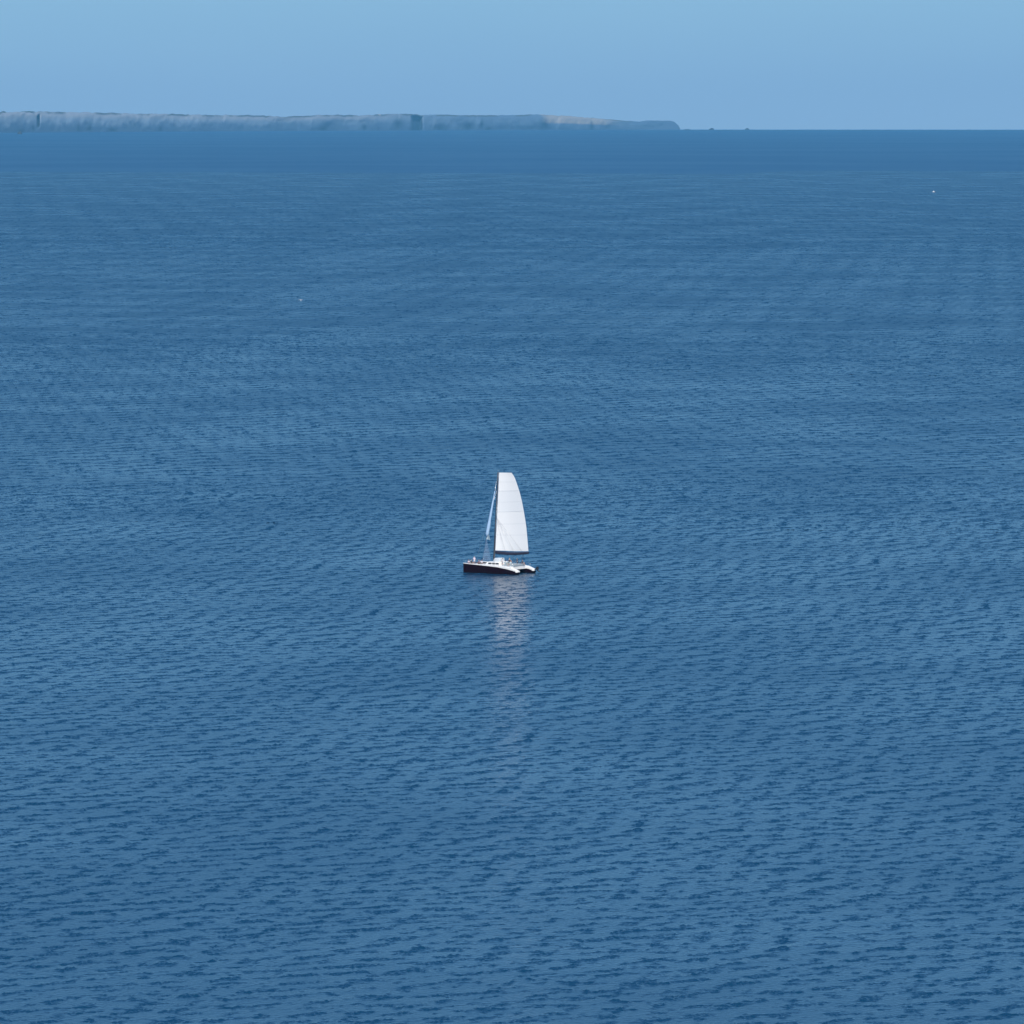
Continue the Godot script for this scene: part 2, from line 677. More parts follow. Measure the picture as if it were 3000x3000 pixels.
	for c in clumps:
		var d := coast_distance(c[1]) + 150.0
		var y_top: float = table(COAST_TOP, c[1])
		var h: float = EYE + d * tan(asin(-0.0660) + atan((1500.0 - y_top) / F)) + d * d / (2 * EARTH)
		var o := thing("tree_clump", c[0], "trees")
		o.position = bearing(c[1], d, h)
		var s3 := tool()
		rng.seed = int(c[1])
		for k in 420:
			var a := rng.randf() * TAU
			var r := sqrt(rng.randf())
			var at := Vector3(cos(a) * r * c[2] / 2, 0, sin(a) * r * 9.0)
			at.y = c[3] * (0.25 + 0.75 * rng.randf()) * sqrt(maxf(0.0, 1.02 - r * r)) * (0.8 + 0.3 * rough.get_noise_2d(at.x * 0.2, 3.0))
			var q := Basis(Vector3(rng.randfn(), rng.randfn(), rng.randfn()).normalized(), rng.randf() * TAU)
			var e := 0.9 + rng.randf() * 0.8
			quad(s3, at + q * Vector3(-e, 0, -e), at + q * Vector3(e, 0.3, -e), at + q * Vector3(e, 0, e), at + q * Vector3(-e, 0.3, e))
		for k in 7:
			var t := tool()
			var x: float = (k - 3) / 3.5 * c[2] / 2
			tube(t, [Vector3(x, -3, 0), Vector3(x + 0.2, c[3] * 0.5, 0)], [0.35, 0.2], 6)
			part("trunk", t, mat("bark", Color(0.08, 0.06, 0.045), 0.9), o)
		var crown := part("crown", s3, mat("leaves", Color(0.04, 0.06, 0.025), 0.8), o)
		crown.set_meta("kind", "stuff")


# ---------------------------------------------------------------- the catamaran; x forward, y up, z to starboard
const SHEER := [[-8.0, 0.95], [-7.0, 1.25], [-6.0, 1.6], [-4.0, 1.9], [0.0, 2.0], [4.0, 2.1], [8.05, 2.2]]
const PAINT := [[-8.0, 0.66], [-7.0, 0.9], [-5.0, 1.3], [-2.5, 1.66], [0.0, 1.83], [3.0, 1.98], [8.05, 2.14]]


func beam_at(x: float) -> float:
	return table([[-8.0, 0.62], [-6.0, 0.86], [-2.0, 1.0], [1.0, 0.98], [4.0, 0.8], [6.5, 0.45], [8.05, 0.07]], x)


func hull_ring(x: float, z: float, low: float, high: float, n: int) -> PackedVector3Array:
	# a half open section from the port edge down round the keel to the starboard edge
	var out := PackedVector3Array()
	var b := beam_at(x)
	for k in n:
		var t := -1.0 + 2.0 * k / (n - 1)
		var s := absf(t)
		var y := lerpf(low, high, pow(s, 1.7))
		var wy := clampf((y - low) / 2.7, 0.0, 1.0)
		out.append(Vector3(x, y, z + signf(t) * b * pow(wy, 0.42) * (1.0 if k != (n - 1) / 2 else 0.0)))
	return out


func person_bones(pose: String) -> Dictionary:
	# x forward, feet at y 0 for standing, seat at y 0 for sitting
	var hip := 0.93
	var b := {}
	var knee := []
	var ankle := []
	var hand := []
	var elbow := []
	if pose == "standing":
		knee = [Vector3(0.05, 0.5, -0.11), Vector3(0.02, 0.5, 0.12)]
		ankle = [Vector3(0.0, 0.09, -0.12), Vector3(-0.05, 0.09, 0.14)]
		elbow = [Vector3(-0.03, 1.14, -0.29), Vector3(0.06, 1.15, 0.3)]
		hand = [Vector3(0.1, 0.9, -0.3), Vector3(0.3, 1.08, 0.22)]
	else:
		hip = 0.1
		knee = [Vector3(0.42, 0.3, -0.13), Vector3(0.46, 0.24, 0.15)]
		ankle = [Vector3(0.6, 0.07 - 0.2, -0.13), Vector3(0.66, 0.07 - 0.22, 0.16)]
		elbow = [Vector3(0.02, 0.34, -0.28), Vector3(-0.05, 0.33, 0.3)]
		hand = [Vector3(0.28, 0.28, -0.2), Vector3(-0.12, 0.1, 0.34)]
	var o := Vector3(0, hip, 0)
	var neck := o + Vector3(0.01, 0.52, 0)
	var head := neck + Vector3(0.03, 0.19, 0)
	var torso := [[o + Vector3(0, 0.02, -0.07), o + Vector3(0, 0.02, 0.07), 0.115, 0.115], [o + Vector3(0, 0.0, 0), o + Vector3(0.0, 0.22, 0), 0.12, 0.115], [o + Vector3(0.01, 0.3, -0.07), o + Vector3(0.01, 0.3, 0.07), 0.115, 0.115], [o + Vector3(0.0, 0.43, -0.14), o + Vector3(0.0, 0.43, 0.14), 0.075, 0.075]]
	var sleeves := []
	var trunks := [[o + Vector3(0, 0.02, -0.07), o + Vector3(0, 0.02, 0.07), 0.118, 0.118]]
	var all := torso.duplicate()
	all.append([neck + Vector3(-0.02, -0.05, 0), head, 0.055, 0.05])
	all.append([head + Vector3(0.0, 0.05, 0), head + Vector3(0.015, -0.03, 0), 0.095, 0.075])
	all.append([head + Vector3(0.05, -0.05, 0), head + Vector3(0.065, -0.06, 0), 0.04, 0.03])
	all.append([head + Vector3(0.095, 0.01, 0), head + Vector3(0.112, -0.012, 0), 0.012, 0.016])
	for s in 2:
		var z := -1.0 if s == 0 else 1.0
		var sh := o + Vector3(0, 0.43, 0.17 * z)
		all.append([head + Vector3(-0.005, 0.01, 0.088 * z), head + Vector3(-0.01, -0.025, 0.088 * z), 0.02, 0.014])
		all.append([sh, elbow[s], 0.056, 0.042])
		all.append([elbow[s], hand[s], 0.042, 0.028])
		sleeves.append([sh, sh.lerp(elbow[s], 0.62), 0.062, 0.056])
		var palm: Vector3 = hand[s] + (hand[s] - elbow[s]).normalized() * 0.06
		all.append([hand[s], palm, 0.03, 0.032])
		var hj := o + Vector3(0, -0.02, 0.09 * z)
		all.append([hj, knee[s], 0.085, 0.057])
		all.append([knee[s], ankle[s], 0.056, 0.036])
		all.append([ankle[s] + Vector3(-0.03, -0.05, 0), ankle[s] + Vector3(0.17, -0.06, 0.02 * z), 0.038, 0.03])
		trunks.append([hj, hj.lerp(knee[s], 0.8), 0.095, 0.075])
	b.body = all
	b.shirt = torso + sleeves
	for k in 4:
		b.shirt[k] = [torso[k][0], torso[k][1], torso[k][2] + 0.012, torso[k][3] + 0.012]
	b.trunks = trunks
	b.head = head
	b.hands = [[elbow[0], hand[0]], [elbow[1], hand[1]]]
	return b


func fingers(st: SurfaceTool, elbow: Vector3, hand: Vector3, side: float) -> void:
	var along := (hand - elbow).normalized()
	var across := along.cross(Vector3(0, 0, 1)).normalized()
	var curl := across.cross(along).normalized() * -side
	var root := hand + along * 0.075
	var lengths := [0.058, 0.072, 0.076, 0.07]
	for k in 4:
		var a: Vector3 = root + across * (0.027 - 0.018 * k)
		var l: float = lengths[k]
		tube(st, [a - along * 0.02, a + along * l * 0.45, a + along * l * 0.8 + curl * 0.015, a + along * l * 0.95 + curl * 0.035], [0.009, 0.009, 0.008, 0.006], 5)
	var t := hand + along * 0.03 + across * 0.028
	tube(st, [t - along * 0.01, t + along * 0.025 + across * 0.02, t + along * 0.055 + across * 0.025 + curl * 0.012], [0.012, 0.011, 0.008], 5)


func make_person(pose: String) -> Dictionary:
	var b := person_bones(pose)
	var body := tool()
	flesh(body, b.body, 0.026, 0.035)
	for s in 2:
		fingers(body, b.hands[s][0], b.hands[s][1], -1.0 if s == 0 else 1.0)
	body.generate_normals()
	var shirt := tool()
	flesh(shirt, b.shirt, 0.03, 0.05)
	shirt.generate_normals()
	var trunks := tool()
	flesh(trunks, b.trunks, 0.03, 0.04)
	trunks.generate_normals()
	var hair := tool()
	ellipsoid(hair, b.head + Vector3(-0.018, 0.065, 0), Vector3(0.104, 0.098, 0.1), 12, 8)
	hair.generate_normals()
	return {"body": body.commit(), "shirt": shirt.commit(), "shorts": trunks.commit(), "hair": hair.commit()}


func place_person(kit: Dictionary, boat: Transform3D, at: Vector3, turn: float, shirt: Color, shorts: Color, hair: Color, label: String, skin := Color(0.45, 0.27, 0.19), lean := 0.0) -> void:
	var o := thing("person", label, "person", "people aboard the catamaran")
	for k in ["body", "shirt", "shorts", "hair"]:
		var c := MeshInstance3D.new()
		c.name = k
		c.mesh = kit[k]
		var col: Color = {"body": skin, "shirt": shirt, "shorts": shorts, "hair": hair}[k]
		c.material_override = mat(k + str(col), col, 0.75)
		o.add_child(c)
	o.transform = boat * Transform3D(Basis(Vector3.UP, turn) * Basis(Vector3.BACK, lean), at)


func build_boat() -> void:
	var d := 1506.0
	var boat := thing("catamaran", "dark hulled sailing catamaran under a tall white mainsail in the middle of the sea", "catamaran")
	boat.transform = Transform3D(Basis(Vector3.UP, PI - deg_to_rad(34.0)), Vector3(-3.0, -0.15, -d))
	var dark := mat("dark hull paint", Color(0.014, 0.002, 0.006), 0.55)
	dark.metallic_specular = 0.14
	var white := mat("white gelcoat", Color(0.8, 0.79, 0.76), 0.35)
	var glass := mat("tinted cabin glass", Color(0.015, 0.02, 0.025), 0.08)
	var alu := mat("anodised mast", Color(0.1, 0.1, 0.11), 0.4, 0.6)
	var steel := mat("stainless wire", Color(0.5, 0.5, 0.5), 0.3, 0.9)
	var navy := mat("navy canvas", Color(0.012, 0.012, 0.03), 0.9)
	var xs := PackedFloat32Array()
	for k in 41:
		xs.append(lerpf(-8.0, 8.05, k / 40.0))
	for z in [-3.5, 3.5]:
		var h := tool()
		var rings := []
		for x in xs:
			var low: float = table([[-8.0, 0.12], [-6.5, -0.25], [-2.0, -0.55], [5.0, -0.6], [8.05, -0.5]], x)
			rings.append(hull_ring(x, z, low, table(PAINT, x), 17))
		loft(h, rings, false)
		# transom
		var e: PackedVector3Array = rings[0]
		for k in e.size() - 1:
			for q in [e[8] + Vector3(0, 0.12, 0), e[k], e[k + 1]]:
				h.add_vertex(q)
		var hull := part("hull", h, dark, boat)
		# white topsides and deck above the paint line
		var t := tool()
		var tr := []
		for x in xs:
			var b := beam_at(x)
			var y0: float = table(PAINT, x)
			var y1: float = maxf(table(SHEER, x), y0 + 0.04)
			var low: float = table([[-8.0, 0.12], [-6.5, -0.25], [-2.0, -0.55], [5.0, -0.6], [8.05, -0.5]], x)
			var wb := b * pow(clampf((y0 - low) / 2.7, 0, 1), 0.42) + 0.012
			tr.append(PackedVector3Array([Vector3(x, y0 - 0.02, z - wb), Vector3(x, y1 - 0.05, z - wb), Vector3(x, y1, z - wb * 0.93), Vector3(x, y1 + 0.06, z), Vector3(x, y1, z + wb * 0.93), Vector3(x, y1 - 0.05, z + wb), Vector3(x, y0 - 0.02, z + wb)]))
		t.set_smooth_group(-1)
		loft(t, tr, false)
		e = tr[0]
		for k in e.size() - 1:
			for q in [(e[0] + e[6]) / 2, e[k], e[k + 1]]:
				t.add_vertex(q)
		var deck := part("deck", t, white, boat)
		# steps moulded into the stern
		for k in 3:
			var s := tool()
			block(s, Vector3(-7.55 + k * 0.62, 0.72 + k * 0.27, z), Vector3(0.6, 0.3, 1.05), 0.03)
			part("stern_step", s, white, deck)
		# hatch on each foredeck
		var hs := tool()
		block(hs, Vector3(3.4, 2.2, z), Vector3(0.6, 0.1, 0.6), 0.02)
		part("hatch", hs, glass, deck)
		# rudder
		var rd := tool()
		block(rd, Vector3(-7.75, -0.3, z), Vector3(0.4, 1.0, 0.07), 0.02)
		part("rudder", rd, dark, hull)
		# stanchions and lifelines along the outer edge
		var side := signf(z)
		var prev := Vector3.INF
		for k in 9:
			var x := lerpf(-6.0, 7.2, k / 8.0)
			var foot := Vector3(x, table(SHEER, x), z + side * beam_at(x) * 0.82)
			var sp := tool()
			tube(sp, [foot, foot + Vector3(0, 0.72, 0)], [0.018], 6)
			part("stanchion", sp, steel, boat)
			if prev != Vector3.INF:
				var ln := tool()
				for y in [0.37, 0.7]:
					tube(ln, [prev + Vector3(0, y, 0), foot + Vector3(0, y, 0)], [0.008], 4)
				part("lifeline", ln, steel, boat)
			prev = foot
	# bridge deck between the hulls, cross beams and netting
	var bd := tool()
	block(bd, Vector3(-1.6, 1.45, 0), Vector3(8.2, 0.75, 6.0), 0.08)
	part("bridge_deck", bd, white, boat)
	var fb := tool()
	tube(fb, [Vector3(6.9, 2.0, -3.5), Vector3(6.9, 2.16, 0), Vector3(6.9, 2.0, 3.5)], [0.11], 10)
	part("cross_beam", fb, alu, boat)
	for z in [-1.5, 1.5]:
		var nt := tool()
		quad(nt, Vector3(2.52, 1.78, z - 1.42), Vector3(6.8, 1.9, z - 1.42), Vector3(6.8, 1.9, z + 1.42), Vector3(2.52, 1.78, z + 1.42))
		part("trampoline", nt, mat("trampoline net", Color(0.12, 0.12, 0.13), 0.9), boat)
	var wk := tool()
	block(wk, Vector3(4.65, 1.92, 0), Vector3(4.2, 0.1, 0.3), 0.02)
	part("walkway", wk, white, boat)
	# deckhouse
	var ch := tool()
	block(ch, Vector3(0.55, 2.25, 0), Vector3(4.6, 0.9, 5.0), 0.12, Vector2(0.78, 0.86), -0.4)
	var cabin := part("deckhouse", ch, white, boat)
	for s in [-1.0, 1.0]:
		for k in 3:
			var w := tool()
			block(w, Vector3(-0.95 + k * 1.05, 2.34, s * 2.4), Vector3(0.9, 0.34, 0.08), 0.02)
			part("side_window", w, glass, cabin)
	for k in 4:
		var w := tool()
		block(w, Vector3(2.42, 2.3, -1.5 + k * 1.0), Vector3(0.12, 0.32, 0.86), 0.02)
		part("front_window", w, glass, cabin)
	var hb := tool()
	block(hb, Vector3(-0.2, 3.1, -0.6), Vector3(1.9, 0.95, 2.4), 0.1, Vector2(0.8, 0.9), -0.15)
	var helm := part("helm_console", hb, mat("pale grey gelcoat", Color(0.6, 0.64, 0.66), 0.4), boat)
	var hw := tool()
	tube(hw, [Vector3(-1.2, 3.15, -0.6), Vector3(-1.3, 3.15, -0.6)], [0.04], 8)
	var wheel_ring := []
	for k in 17:
		wheel_ring.append(Vector3(-1.3, 3.15 + sin(TAU * k / 16) * 0.42, -0.6 + cos(TAU * k / 16) * 0.42))
	tube(hw, wheel_ring, [0.022], 6)
	for k in 5:
		tube(hw, [Vector3(-1.3, 3.15, -0.6), Vector3(-1.3, 3.15 + sin(TAU * k / 5) * 0.42, -0.6 + cos(TAU * k / 5) * 0.42)], [0.014], 5)
	part("steering_wheel", hw, steel, helm)
	# cockpit seats and aft beam
	for z in [-2.3, 2.3]:
		var ss := tool()
		block(ss, Vector3(-3.9, 2.03, z), Vector3(2.8, 0.42, 0.7), 0.06)
		part("bench", ss, mat("grey cushion", Color(0.28, 0.33, 0.36), 0.8), boat)
	var ab := tool()
	block(ab, Vector3(-5.5, 2.03, 0), Vector3(0.5, 0.42, 4.9), 0.06)
	part("aft_bench", ab, mat("grey cushion", Color.GRAY), boat)
	var lk := tool()
	block(lk, Vector3(-2.2, 2.25, 0.9), Vector3(0.9, 0.86, 1.0), 0.05)
	part("locker", lk, mat("grey locker", Color(0.3, 0.36, 0.38), 0.5), boat)
	# mast, boom, rig
	var foot := Vector3(1.62, 2.6, 0)
	var top := Vector3(0.4, 24.1, 0)
	var mt := tool()
	var mr := []
	for k in 9:
		var f := k / 8.0
		mr.append(ring(foot.lerp(top, f), top - foot, lerpf(0.24, 0.16, f) * 0.62, lerpf(0.24, 0.16, f), 10, Vector3.RIGHT))
	loft(mt, mr)
	var mast := part("mast", mt, alu, boat)
	for f in [0.36, 0.66]:
		for s in [-1.0, 1.0]:
			var sp := tool()
			var c := foot.lerp(top, f)
			tube(sp, [c, c + Vector3(-0.35, 0.12, s * 1.25)], [0.05, 0.035], 6)
			part("spreader", sp, alu, mast)
	var mh := tool()
	tube(mh, [top, top + Vector3(0, 0.5, 0)], [0.015], 5)
	tube(mh, [top + Vector3(-0.25, 0.3, 0), top + Vector3(0.2, 0.3, 0)], [0.015], 5)
	part("masthead_aerial", mh, steel, mast)
	var ease := deg_to_rad(18.0)
	var aft := Vector3(-cos(ease), 0, sin(ease))
	var lee := Vector3(sin(ease), 0, cos(ease))
	var goose := foot.lerp(top, 0.105) + aft * 0.2
	var bm := tool()
	var br := []
	for k in 13:
		var f := k / 12.0
		var c := goose + aft * 8.35 * f + Vector3(0, -0.28 * sin(PI * f), 0)
		br.append(ring(c, aft, 0.2, lerpf(0.4, 0.3, f), 10))
	loft(bm, br)
	part("boom", bm, navy, boat)
	var ms := tool()
	for s in [-0.9, 0.9]:
		tube(ms, [goose + aft * 7.2 + Vector3(0, -0.3, 0), Vector3(-5.5, 2.2, s)], [0.03], 5)
	part("mainsheet", ms, navy, boat)
	# the mainsail, panel by panel: chord and leech read at each height
	var sail := Node3D.new()
	sail.name = "mainsail"
	boat.add_child(sail)
	var cloth := mat("white sailcloth", Color(0.73, 0.74, 0.74), 0.7)
	var cloth2 := mat("white sailcloth, older", Color(0.69, 0.71, 0.72), 0.7)
	for m in [cloth, cloth2]:
		m.backlight_enabled = true
		m.backlight = Color(0.3, 0.3, 0.3)
	var chord := [[0.0, 8.2], [0.16, 7.75], [0.32, 7.25], [0.48, 6.55], [0.62, 5.9], [0.73, 5.3], [0.84, 4.55], [0.92, 3.95], [0.965, 3.5], [0.985, 3.2], [1.0, 3.0]]
	var luff0 := goose + Vector3(0, 0.42, 0) + aft * 0.08
	var luff1 := top + Vector3(0, -0.15, 0) + aft * 0.28
	var cuts := [0.0, 0.2, 0.34, 0.495, 0.62, 0.765, 0.88, 1.0]
	var spot := func(f: float, g: float) -> Vector3:
		var c: float = table(chord, f)
		var twist := deg_to_rad(7.0) * f
		var a := aft.rotated(Vector3.UP, twist)
		var l := lee.rotated(Vector3.UP, twist)
		var belly := 0.085 * sin(PI * pow(g, 0.8)) * (1.0 - 0.35 * f)
		var sag := -0.12 * sin(PI * g) * (1.0 - f)
		return luff0.lerp(luff1, f) + a * c * g + l * c * belly + Vector3(0, sag + g * (1.0 - absf(2 * f - 1.0)) * 0.35, 0)
	for k in cuts.size() - 1:
		var s := tool()
		var rows := []
		for i in 7:
			var f: float = lerpf(cuts[k], cuts[k + 1], i / 6.0)
			var row := PackedVector3Array()
			for j in 17:
				row.append(spot.call(f, j / 16.0))
			rows.append(row)
		loft(s, rows, false)
		part("sail_panel", s, cloth if k != 3 and k != 4 else cloth2, sail)
		if k > 0:
			var bt := tool()
			var pts := []
			for j in 17:
				pts.append(spot.call(cuts[k], j / 16.0))
			tube(bt, pts, [0.03 if k in [1, 2, 4, 6] else 0.055], 6)
			part("batten", bt, mat("grey batten pocket", Color(0.55, 0.58, 0.6), 0.7), sail)
	# furled headsail on its stay, its lower end hanging loose
	var bow := Vector3(6.9, 2.2, 0)
	var high := foot.lerp(top, 0.82)
	var fs := tool()
	tube(fs, [bow, high], [0.02], 6)
	part("forestay", fs, steel, boat)
	var inner := Vector3(5.0, 2.3, 0)
	var jt := foot.lerp(top, 0.985)
	var istay := tool()
	tube(istay, [inner, jt], [0.018], 6)
	var inner_stay := part("inner_stay", istay, steel, boat)
	var jc := mat("pale blue sail cover", Color(0.38, 0.55, 0.75), 0.8)
	var jb := tool()
	var jr := []
	for k in 13:
		var f := lerpf(0.28, 0.8, k / 12.0)
		var r: float = table([[0.28, 0.12], [0.3, 0.36], [0.34, 0.46], [0.45, 0.34], [0.65, 0.22], [0.8, 0.07]], f) * (1.0 + 0.1 * sin(k * 2.3))
		jr.append(ring(inner.lerp(jt, f), jt - inner, r, r, 10))
	loft(jb, jr)
	part("furled_headsail", jb, jc, boat)
	var fl := tool()
	var frows := []
	for i in 6:
		var row := PackedVector3Array()
		var f := lerpf(0.26, 0.36, i / 5.0)
		for j in 6:
			var g := j / 5.0
			row.append(inner.lerp(jt, f) + Vector3(-(1.25 - 0.22 * i) * g, -0.25 * g, 0.12 * sin(g * 5.0)))
		frows.append(row)
	loft(fl, frows, false)
	part("headsail_clew", fl, mat("grey blue sailcloth", Color(0.4, 0.5, 0.55), 0.8), boat)
	var gauze := mat("sheer headsail cloth", Color(0.45, 0.55, 0.7), 0.7)
	gauze.transparency = BaseMaterial3D.TRANSPARENCY_ALPHA
	gauze.albedo_color.a = 0.2
	var gz := tool()
	var g_rows := []
	for i in 7:
		var row := PackedVector3Array()
		var lead := inner.lerp(jt, 0.275 - 0.26 * i / 6.0)
		for j in 7:
			row.append(lead + Vector3(-0.42 * i * j / 6.0, 0.02 * i * j / 6.0, 0.1 * sin(PI * j / 6.0) * i / 6.0))
		g_rows.append(row)
	loft(gz, g_rows, false)
	part("headsail_foot", gz, gauze, boat)
	# shrouds
	for s in [-1.0, 1.0]:
		for h in [0.82, 0.98]:
			var sh := tool()
			tube(sh, [foot.lerp(top, h), Vector3(-0.6 - h, 2.0, s * 4.3)], [0.02], 5)
			part("shroud", sh, steel, boat)
	for k in 3:
		var lz := tool()
		var e := goose + aft * (2.6 + 2.2 * k)
		for s in [-0.22, 0.22]:
			tube(lz, [foot.lerp(top, 0.5), e + lee * s], [0.012], 4)
		part("lazy_jack", lz, steel, boat)
	# outboard engine tilted up on the far stern
	var ob := tool()
	block(ob, Vector3(-8.55, 1.25, 3.4), Vector3(0.75, 0.75, 0.5), 0.12, Vector2(0.8, 0.8), -0.1)
	tube(ob, [Vector3(-8.5, 1.0, 3.4), Vector3(-8.95, 0.55, 3.4), Vector3(-9.3, 0.4, 3.4)], [0.16, 0.12, 0.1], 8)
	for k in 3:
		var a := TAU * k / 3
		quad(ob, Vector3(-9.3, 0.4, 3.4), Vector3(-9.32, 0.4 + sin(a) * 0.2, 3.4 + cos(a) * 0.2), Vector3(-9.38, 0.4 + sin(a + 0.5) * 0.22, 3.4 + cos(a + 0.5) * 0.22), Vector3(-9.34, 0.4 + sin(a + 0.9) * 0.14, 3.4 + cos(a + 0.9) * 0.14))
	block(ob, Vector3(-8.1, 0.95, 3.4), Vector3(0.4, 0.2, 0.4), 0.03)
	part("outboard_engine", ob, mat("black engine cowl", Color(0.012, 0.014, 0.02), 0.35), boat)

	var sit := make_person("sitting")
	var stand := make_person("standing")
	var at := boat.transform
	var whitec := Color(0.78, 0.76, 0.78)
	var pink := Color(0.72, 0.6, 0.68)
	var black := Color(0.02, 0.02, 0.03)
	var brown := Color(0.05, 0.03, 0.02)
	place_person(sit, at, Vector3(6.5, 2.14, -3.5), 2.6, Color(0.6, 0.5, 0.55), black, brown, "person in a dusty pink top sitting foremost on the near bow")
	place_person(stand, at, Vector3(4.9, 2.18, -3.5), 2.2, pink, Color(0.7, 0.68, 0.72), brown, "person in white and lilac standing on the near foredeck", Color(0.5, 0.33, 0.25))
	place_person(sit, at, Vector3(5.7, 2.2, -3.55), 2.9, black, black, black, "person in black sitting on the near bow between two in pale tops")
	place_person(sit, at, Vector3(3.7, 2.2, -3.3), 2.0, Color(0.13, 0.08, 0.14), black, brown, "person in a dark purple top sitting on the near deck before the deckhouse")
	place_person(stand, at, Vector3(-1.9, 1.85, -1.4), 0.3, whitec, Color(0.25, 0.3, 0.35), black, "dark haired person in a white shirt standing behind the helm")
	place_person(sit, at, Vector3(-3.2, 2.24, -2.25), -1.2, Color(0.3, 0.38, 0.42), Color(0.1, 0.12, 0.15), brown, "person in grey sitting on the near cockpit bench")
	place_person(sit, at, Vector3(-4.6, 2.24, -2.25), 1.4, Color(0.5, 0.7, 0.75), Color(0.5, 0.6, 0.65), brown, "person in pale turquoise sitting aft on the near cockpit bench")
	place_person(stand, at, Vector3(-4.85, 1.85, 0.4), 0.8, Color(0.012, 0.02, 0.035), Color(0.01, 0.015, 0.03), black, "person in navy standing under the boom's outer end")
	place_person(stand, at, Vector3(-3.1, 1.85, -0.3), 1.9, Color(0.03, 0.035, 0.05), Color(0.05, 0.05, 0.06), brown, "person in charcoal standing in the cockpit between helm and benches")
	place_person(sit, at, Vector3(4.5, 2.0, -0.9), 2.4, Color(0.66, 0.64, 0.7), Color(0.1, 0.1, 0.12), black, "person in a pale lilac top sitting on the trampoline before the mast")
	place_person(sit, at, Vector3(-2.3, 2.7, 0.9), 2.9, Color(0.55, 0.62, 0.64), black, brown, "person in pale grey sitting on the locker by the helm")
	place_person(sit, at, Vector3(-5.5, 2.25, 1.7), 3.0, Color(0.02, 0.03, 0.05), Color(0.3, 0.3, 0.32), black, "person in dark blue sitting on the aft bench by the far hull")


# ---------------------------------------------------------------- far specks
func build_motorboat() -> void:
	var d := 7650.0
	var o := thing("motorboat", "tiny white motorboat far off on the right below the horizon", "motorboat")
	o.transform = Transform3D(Basis(Vector3.UP, 2.5).scaled(Vector3.ONE * 0.62), bearing(2734.0, d, 0.0))
	var white := mat("white gelcoat", Color(0.8, 0.79, 0.76), 0.35)
	var h := tool()
	var rings := []
	for k in 13:
		var x := lerpf(-3.2, 3.4, k / 12.0)
		var b: float = table([[-3.2, 1.1], [0, 1.2], [2, 0.8], [3.4, 0.06]], x)
		var y: float = table([[-3.2, 0.9], [0, 1.0], [3.4, 1.45]], x)
		rings.append(PackedVector3Array([Vector3(x, y, -b), Vector3(x, 0.1, -b * 0.8), Vector3(x, -0.35, 0), Vector3(x, 0.1, b * 0.8), Vector3(x, y, b)]))
	loft(h, rings)
	part("hull", h, white, o)
	var c := tool()
	block(c, Vector3(0.2, 1.75, 0), Vector3(2.2, 1.6, 1.7), 0.1, Vector2(0.7, 0.85), -0.2)
	var cab := part("cabin", c, white, o)
	var w := tool()
	block(w, Vector3(1.02, 1.95, 0), Vector3(0.2, 0.6, 1.3), 0.03)
	part("windscreen", w, mat("tinted cabin glass", Color.BLACK), cab)
	var e := tool()
	block(e, Vector3(-3.4, 0.9, 0), Vector3(0.5, 1.1, 0.5), 0.08)
	part("outboard_engine", e, mat("black engine cowl", Color.BLACK), o)


func build_gull() -> void:
	var d := 1800.0
	var o := thing("gull", "white gull gliding over the far water, above and left of the catamaran", "gull")
	var h := EYE - d * 0.0325
	o.transform = Transform3D(Basis(Vector3.UP, 0.35) * Basis(Vector3.RIGHT, 0.45), bearing(881.0, d, 0.0) * Vector3(1, 0, 1) + Vector3.UP * h)
	var white := mat("white feathers", Color(0.82, 0.82, 0.8), 0.8)
	var grey := mat("grey feathers", Color(0.45, 0.47, 0.5), 0.8)
	var b := tool()
	var rings := []
	for q in [[-0.3, 0.02, 0.0], [-0.24, 0.045, 0.0], [-0.1, 0.075, -0.01], [0.03, 0.082, -0.012], [0.13, 0.06, 0.0], [0.18, 0.045, 0.012], [0.22, 0.048, 0.02], [0.26, 0.035, 0.018], [0.28, 0.012, 0.012]]:
		rings.append(ring(Vector3(0, q[2], -q[0]), Vector3(0, 0, -1), q[1], q[1], 10))
	loft(b, rings)
	part("body", b, white, o)
	var bk := tool()
	tube(bk, [Vector3(0, 0.012, -0.275), Vector3(0, 0.006, -0.315), Vector3(0, -0.004, -0.33)], [0.012, 0.009, 0.003], 6)
	part("beak", bk, mat("yellow beak", Color(0.6, 0.4, 0.05)), o)
	var tl := tool()
	quad(tl, Vector3(-0.03, 0.004, 0.25), Vector3(0.03, 0.004, 0.25), Vector3(0.09, 0.0, 0.42), Vector3(-0.09, 0.0, 0.42))
	part("tail", tl, white, o)
	for s in [-1.0, 1.0]:
		var w := tool()
		var wr := []
		for q in [[0.05, -0.12, 0.1, 0.02], [0.25, -0.17, 0.07, 0.1], [0.42, -0.14, 0.06, 0.12], [0.58, -0.06, 0.07, 0.09], [0.7, 0.04, 0.09, 0.04]]:
			wr.append(PackedVector3Array([Vector3(s * q[0], q[3], q[1]), Vector3(s * q[0], q[3] + 0.02, (q[1] * 2 + q[2]) / 3), Vector3(s * q[0], q[3], q[2]), Vector3(s * q[0], q[3] - 0.008, (q[1] + q[2]) / 2)]))
		loft(w, wr)
		var wing := part("wing", w, grey, o)
		var tp := tool()
		var a: PackedVector3Array = wr[-1]
		loft(tp, [a, PackedVector3Array([a[0].lerp(a[2], 0.8) + Vector3(s * 0.1, -0.02, 0.02), a[1] + Vector3(s * 0.1, -0.03, 0.05), a[2] + Vector3(s * 0.1, -0.02, 0.02), a[3] + Vector3(s * 0.1, -0.025, 0.04)])])
		part("wing_tip", tp, mat("black feathers", Color(0.02, 0.02, 0.02)), wing)


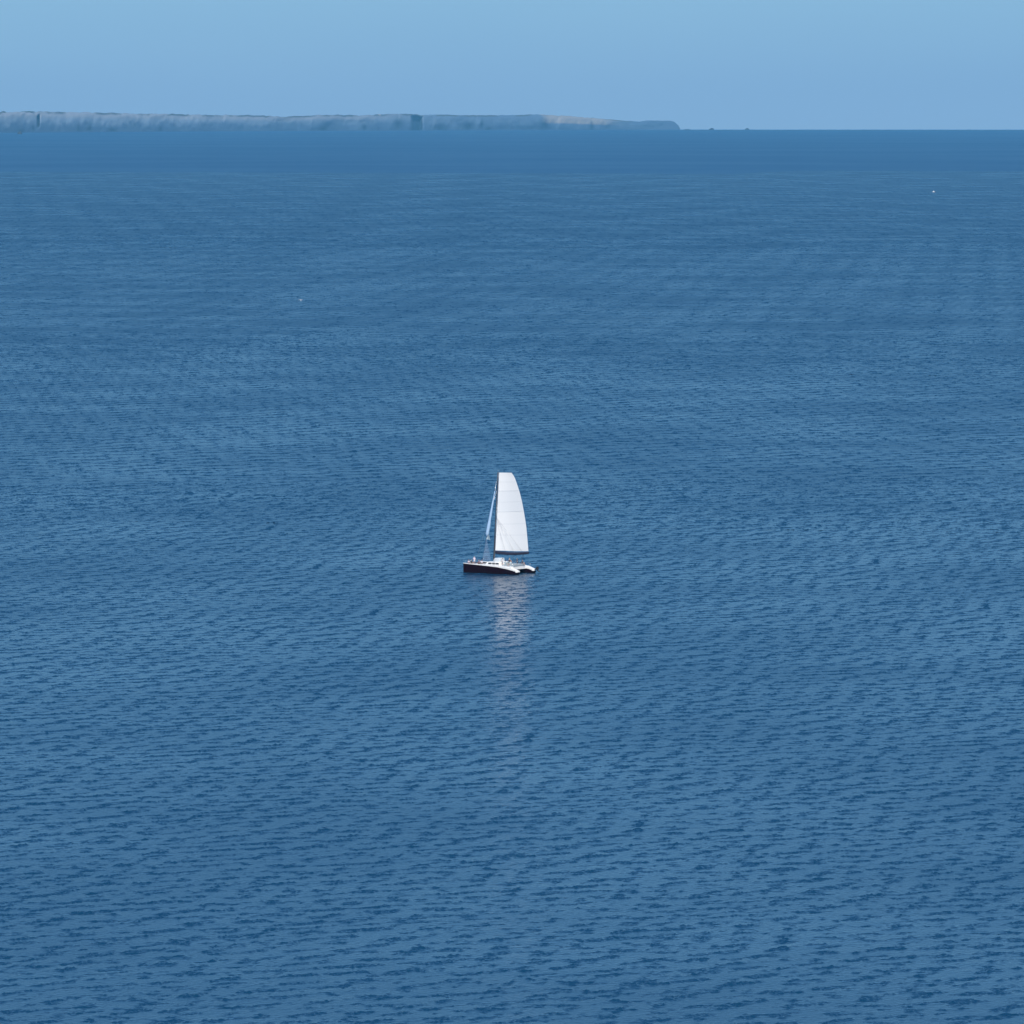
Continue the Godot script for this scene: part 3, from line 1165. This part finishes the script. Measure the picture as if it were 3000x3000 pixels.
# ---------------------------------------------------------------- the sky: clear air, paler low down and deeper overhead
func sky_picture() -> ImageTexture:
	var im := Image.create(1024, 1024, false, Image.FORMAT_RGBF)
	var haze := FastNoiseLite.new()
	haze.seed = 4
	haze.frequency = 0.012
	haze.fractal_octaves = 3
	var t := [[0.0, Vector3(0.45, 0.62, 0.83)], [0.9, Vector3(0.55, 0.79, 0.915)], [1.5, Vector3(0.46, 0.735, 0.88)], [3.5, Vector3(0.24, 0.49, 0.73)], [10.0, Vector3(0.135, 0.35, 0.645)], [25.0, Vector3(0.075, 0.235, 0.54)], [50.0, Vector3(0.042, 0.155, 0.43)], [90.0, Vector3(0.03, 0.115, 0.35)]]
	for y in 1024:
		var el := 90.0 - (y + 0.5) / 1024.0 * 180.0
		var c: Vector3 = t[0][1]
		for i in t.size() - 1:
			if el > t[i][0]:
				c = t[i][1].lerp(t[i + 1][1], smooth01(0, 1, clampf((el - t[i][0]) / (t[i + 1][0] - t[i][0]), 0, 1)) * 0.4 + 0.6 * clampf((el - t[i][0]) / (t[i + 1][0] - t[i][0]), 0, 1))
		if el > 0.0 and el < 14.0:
			# thin uneven haze low in the sky, the same all round
			for x in 1024:
				var a := TAU * x / 1024.0
				var v := 1.0 + 0.05 * haze.get_noise_3d(cos(a) * 900.0, el * 90.0, sin(a) * 900.0) * smooth01(14.0, 8.0, el)
				im.set_pixel(x, y, Color(c.x * v, c.y * v, c.z * (0.4 + 0.6 * v)))
			continue
		im.fill_rect(Rect2i(0, y, 1024, 1), Color(c.x, c.y, c.z))
	return ImageTexture.create_from_image(im)


func _ready() -> void:
	rng.seed = 20
	var cam := Camera3D.new()
	cam.name = "camera"
	cam.position = Vector3(0, EYE, 0)
	cam.rotation = Vector3(asin(-0.0660), 0, 0)
	cam.fov = rad_to_deg(2.0 * atan(1500.0 / F))
	cam.near = 1.0
	cam.far = 70000.0
	add_child(cam)
	cam.make_current()
	var env := Environment.new()
	var sky := Sky.new()
	var pano := PanoramaSkyMaterial.new()
	pano.panorama = sky_picture()
	sky.sky_material = pano
	env.background_mode = Environment.BG_SKY
	env.sky = sky
	env.tonemap_mode = Environment.TONE_MAPPER_LINEAR
	env.tonemap_exposure = 1.0
	env.sdfgi_enabled = true
	env.ssao_enabled = true
	env.ssil_enabled = true
	env.fog_enabled = true
	env.fog_density = 0.000022
	env.fog_light_color = Color(0.2, 0.64, 1.0).linear_to_srgb()
	var we := WorldEnvironment.new()
	we.name = "world_environment"
	we.environment = env
	add_child(we)
	var sun := DirectionalLight3D.new()
	sun.name = "sun"
	sun.light_energy = 1.6
	sun.light_color = Color(1.0, 0.975, 0.945)
	sun.light_angular_distance = 0.5
	sun.shadow_enabled = true
	sun.rotation = Vector3(deg_to_rad(-42.0), deg_to_rad(10.0), 0)
	add_child(sun)

	build_sea()
	build_coast()
	build_boat()
	build_motorboat()
	build_gull()
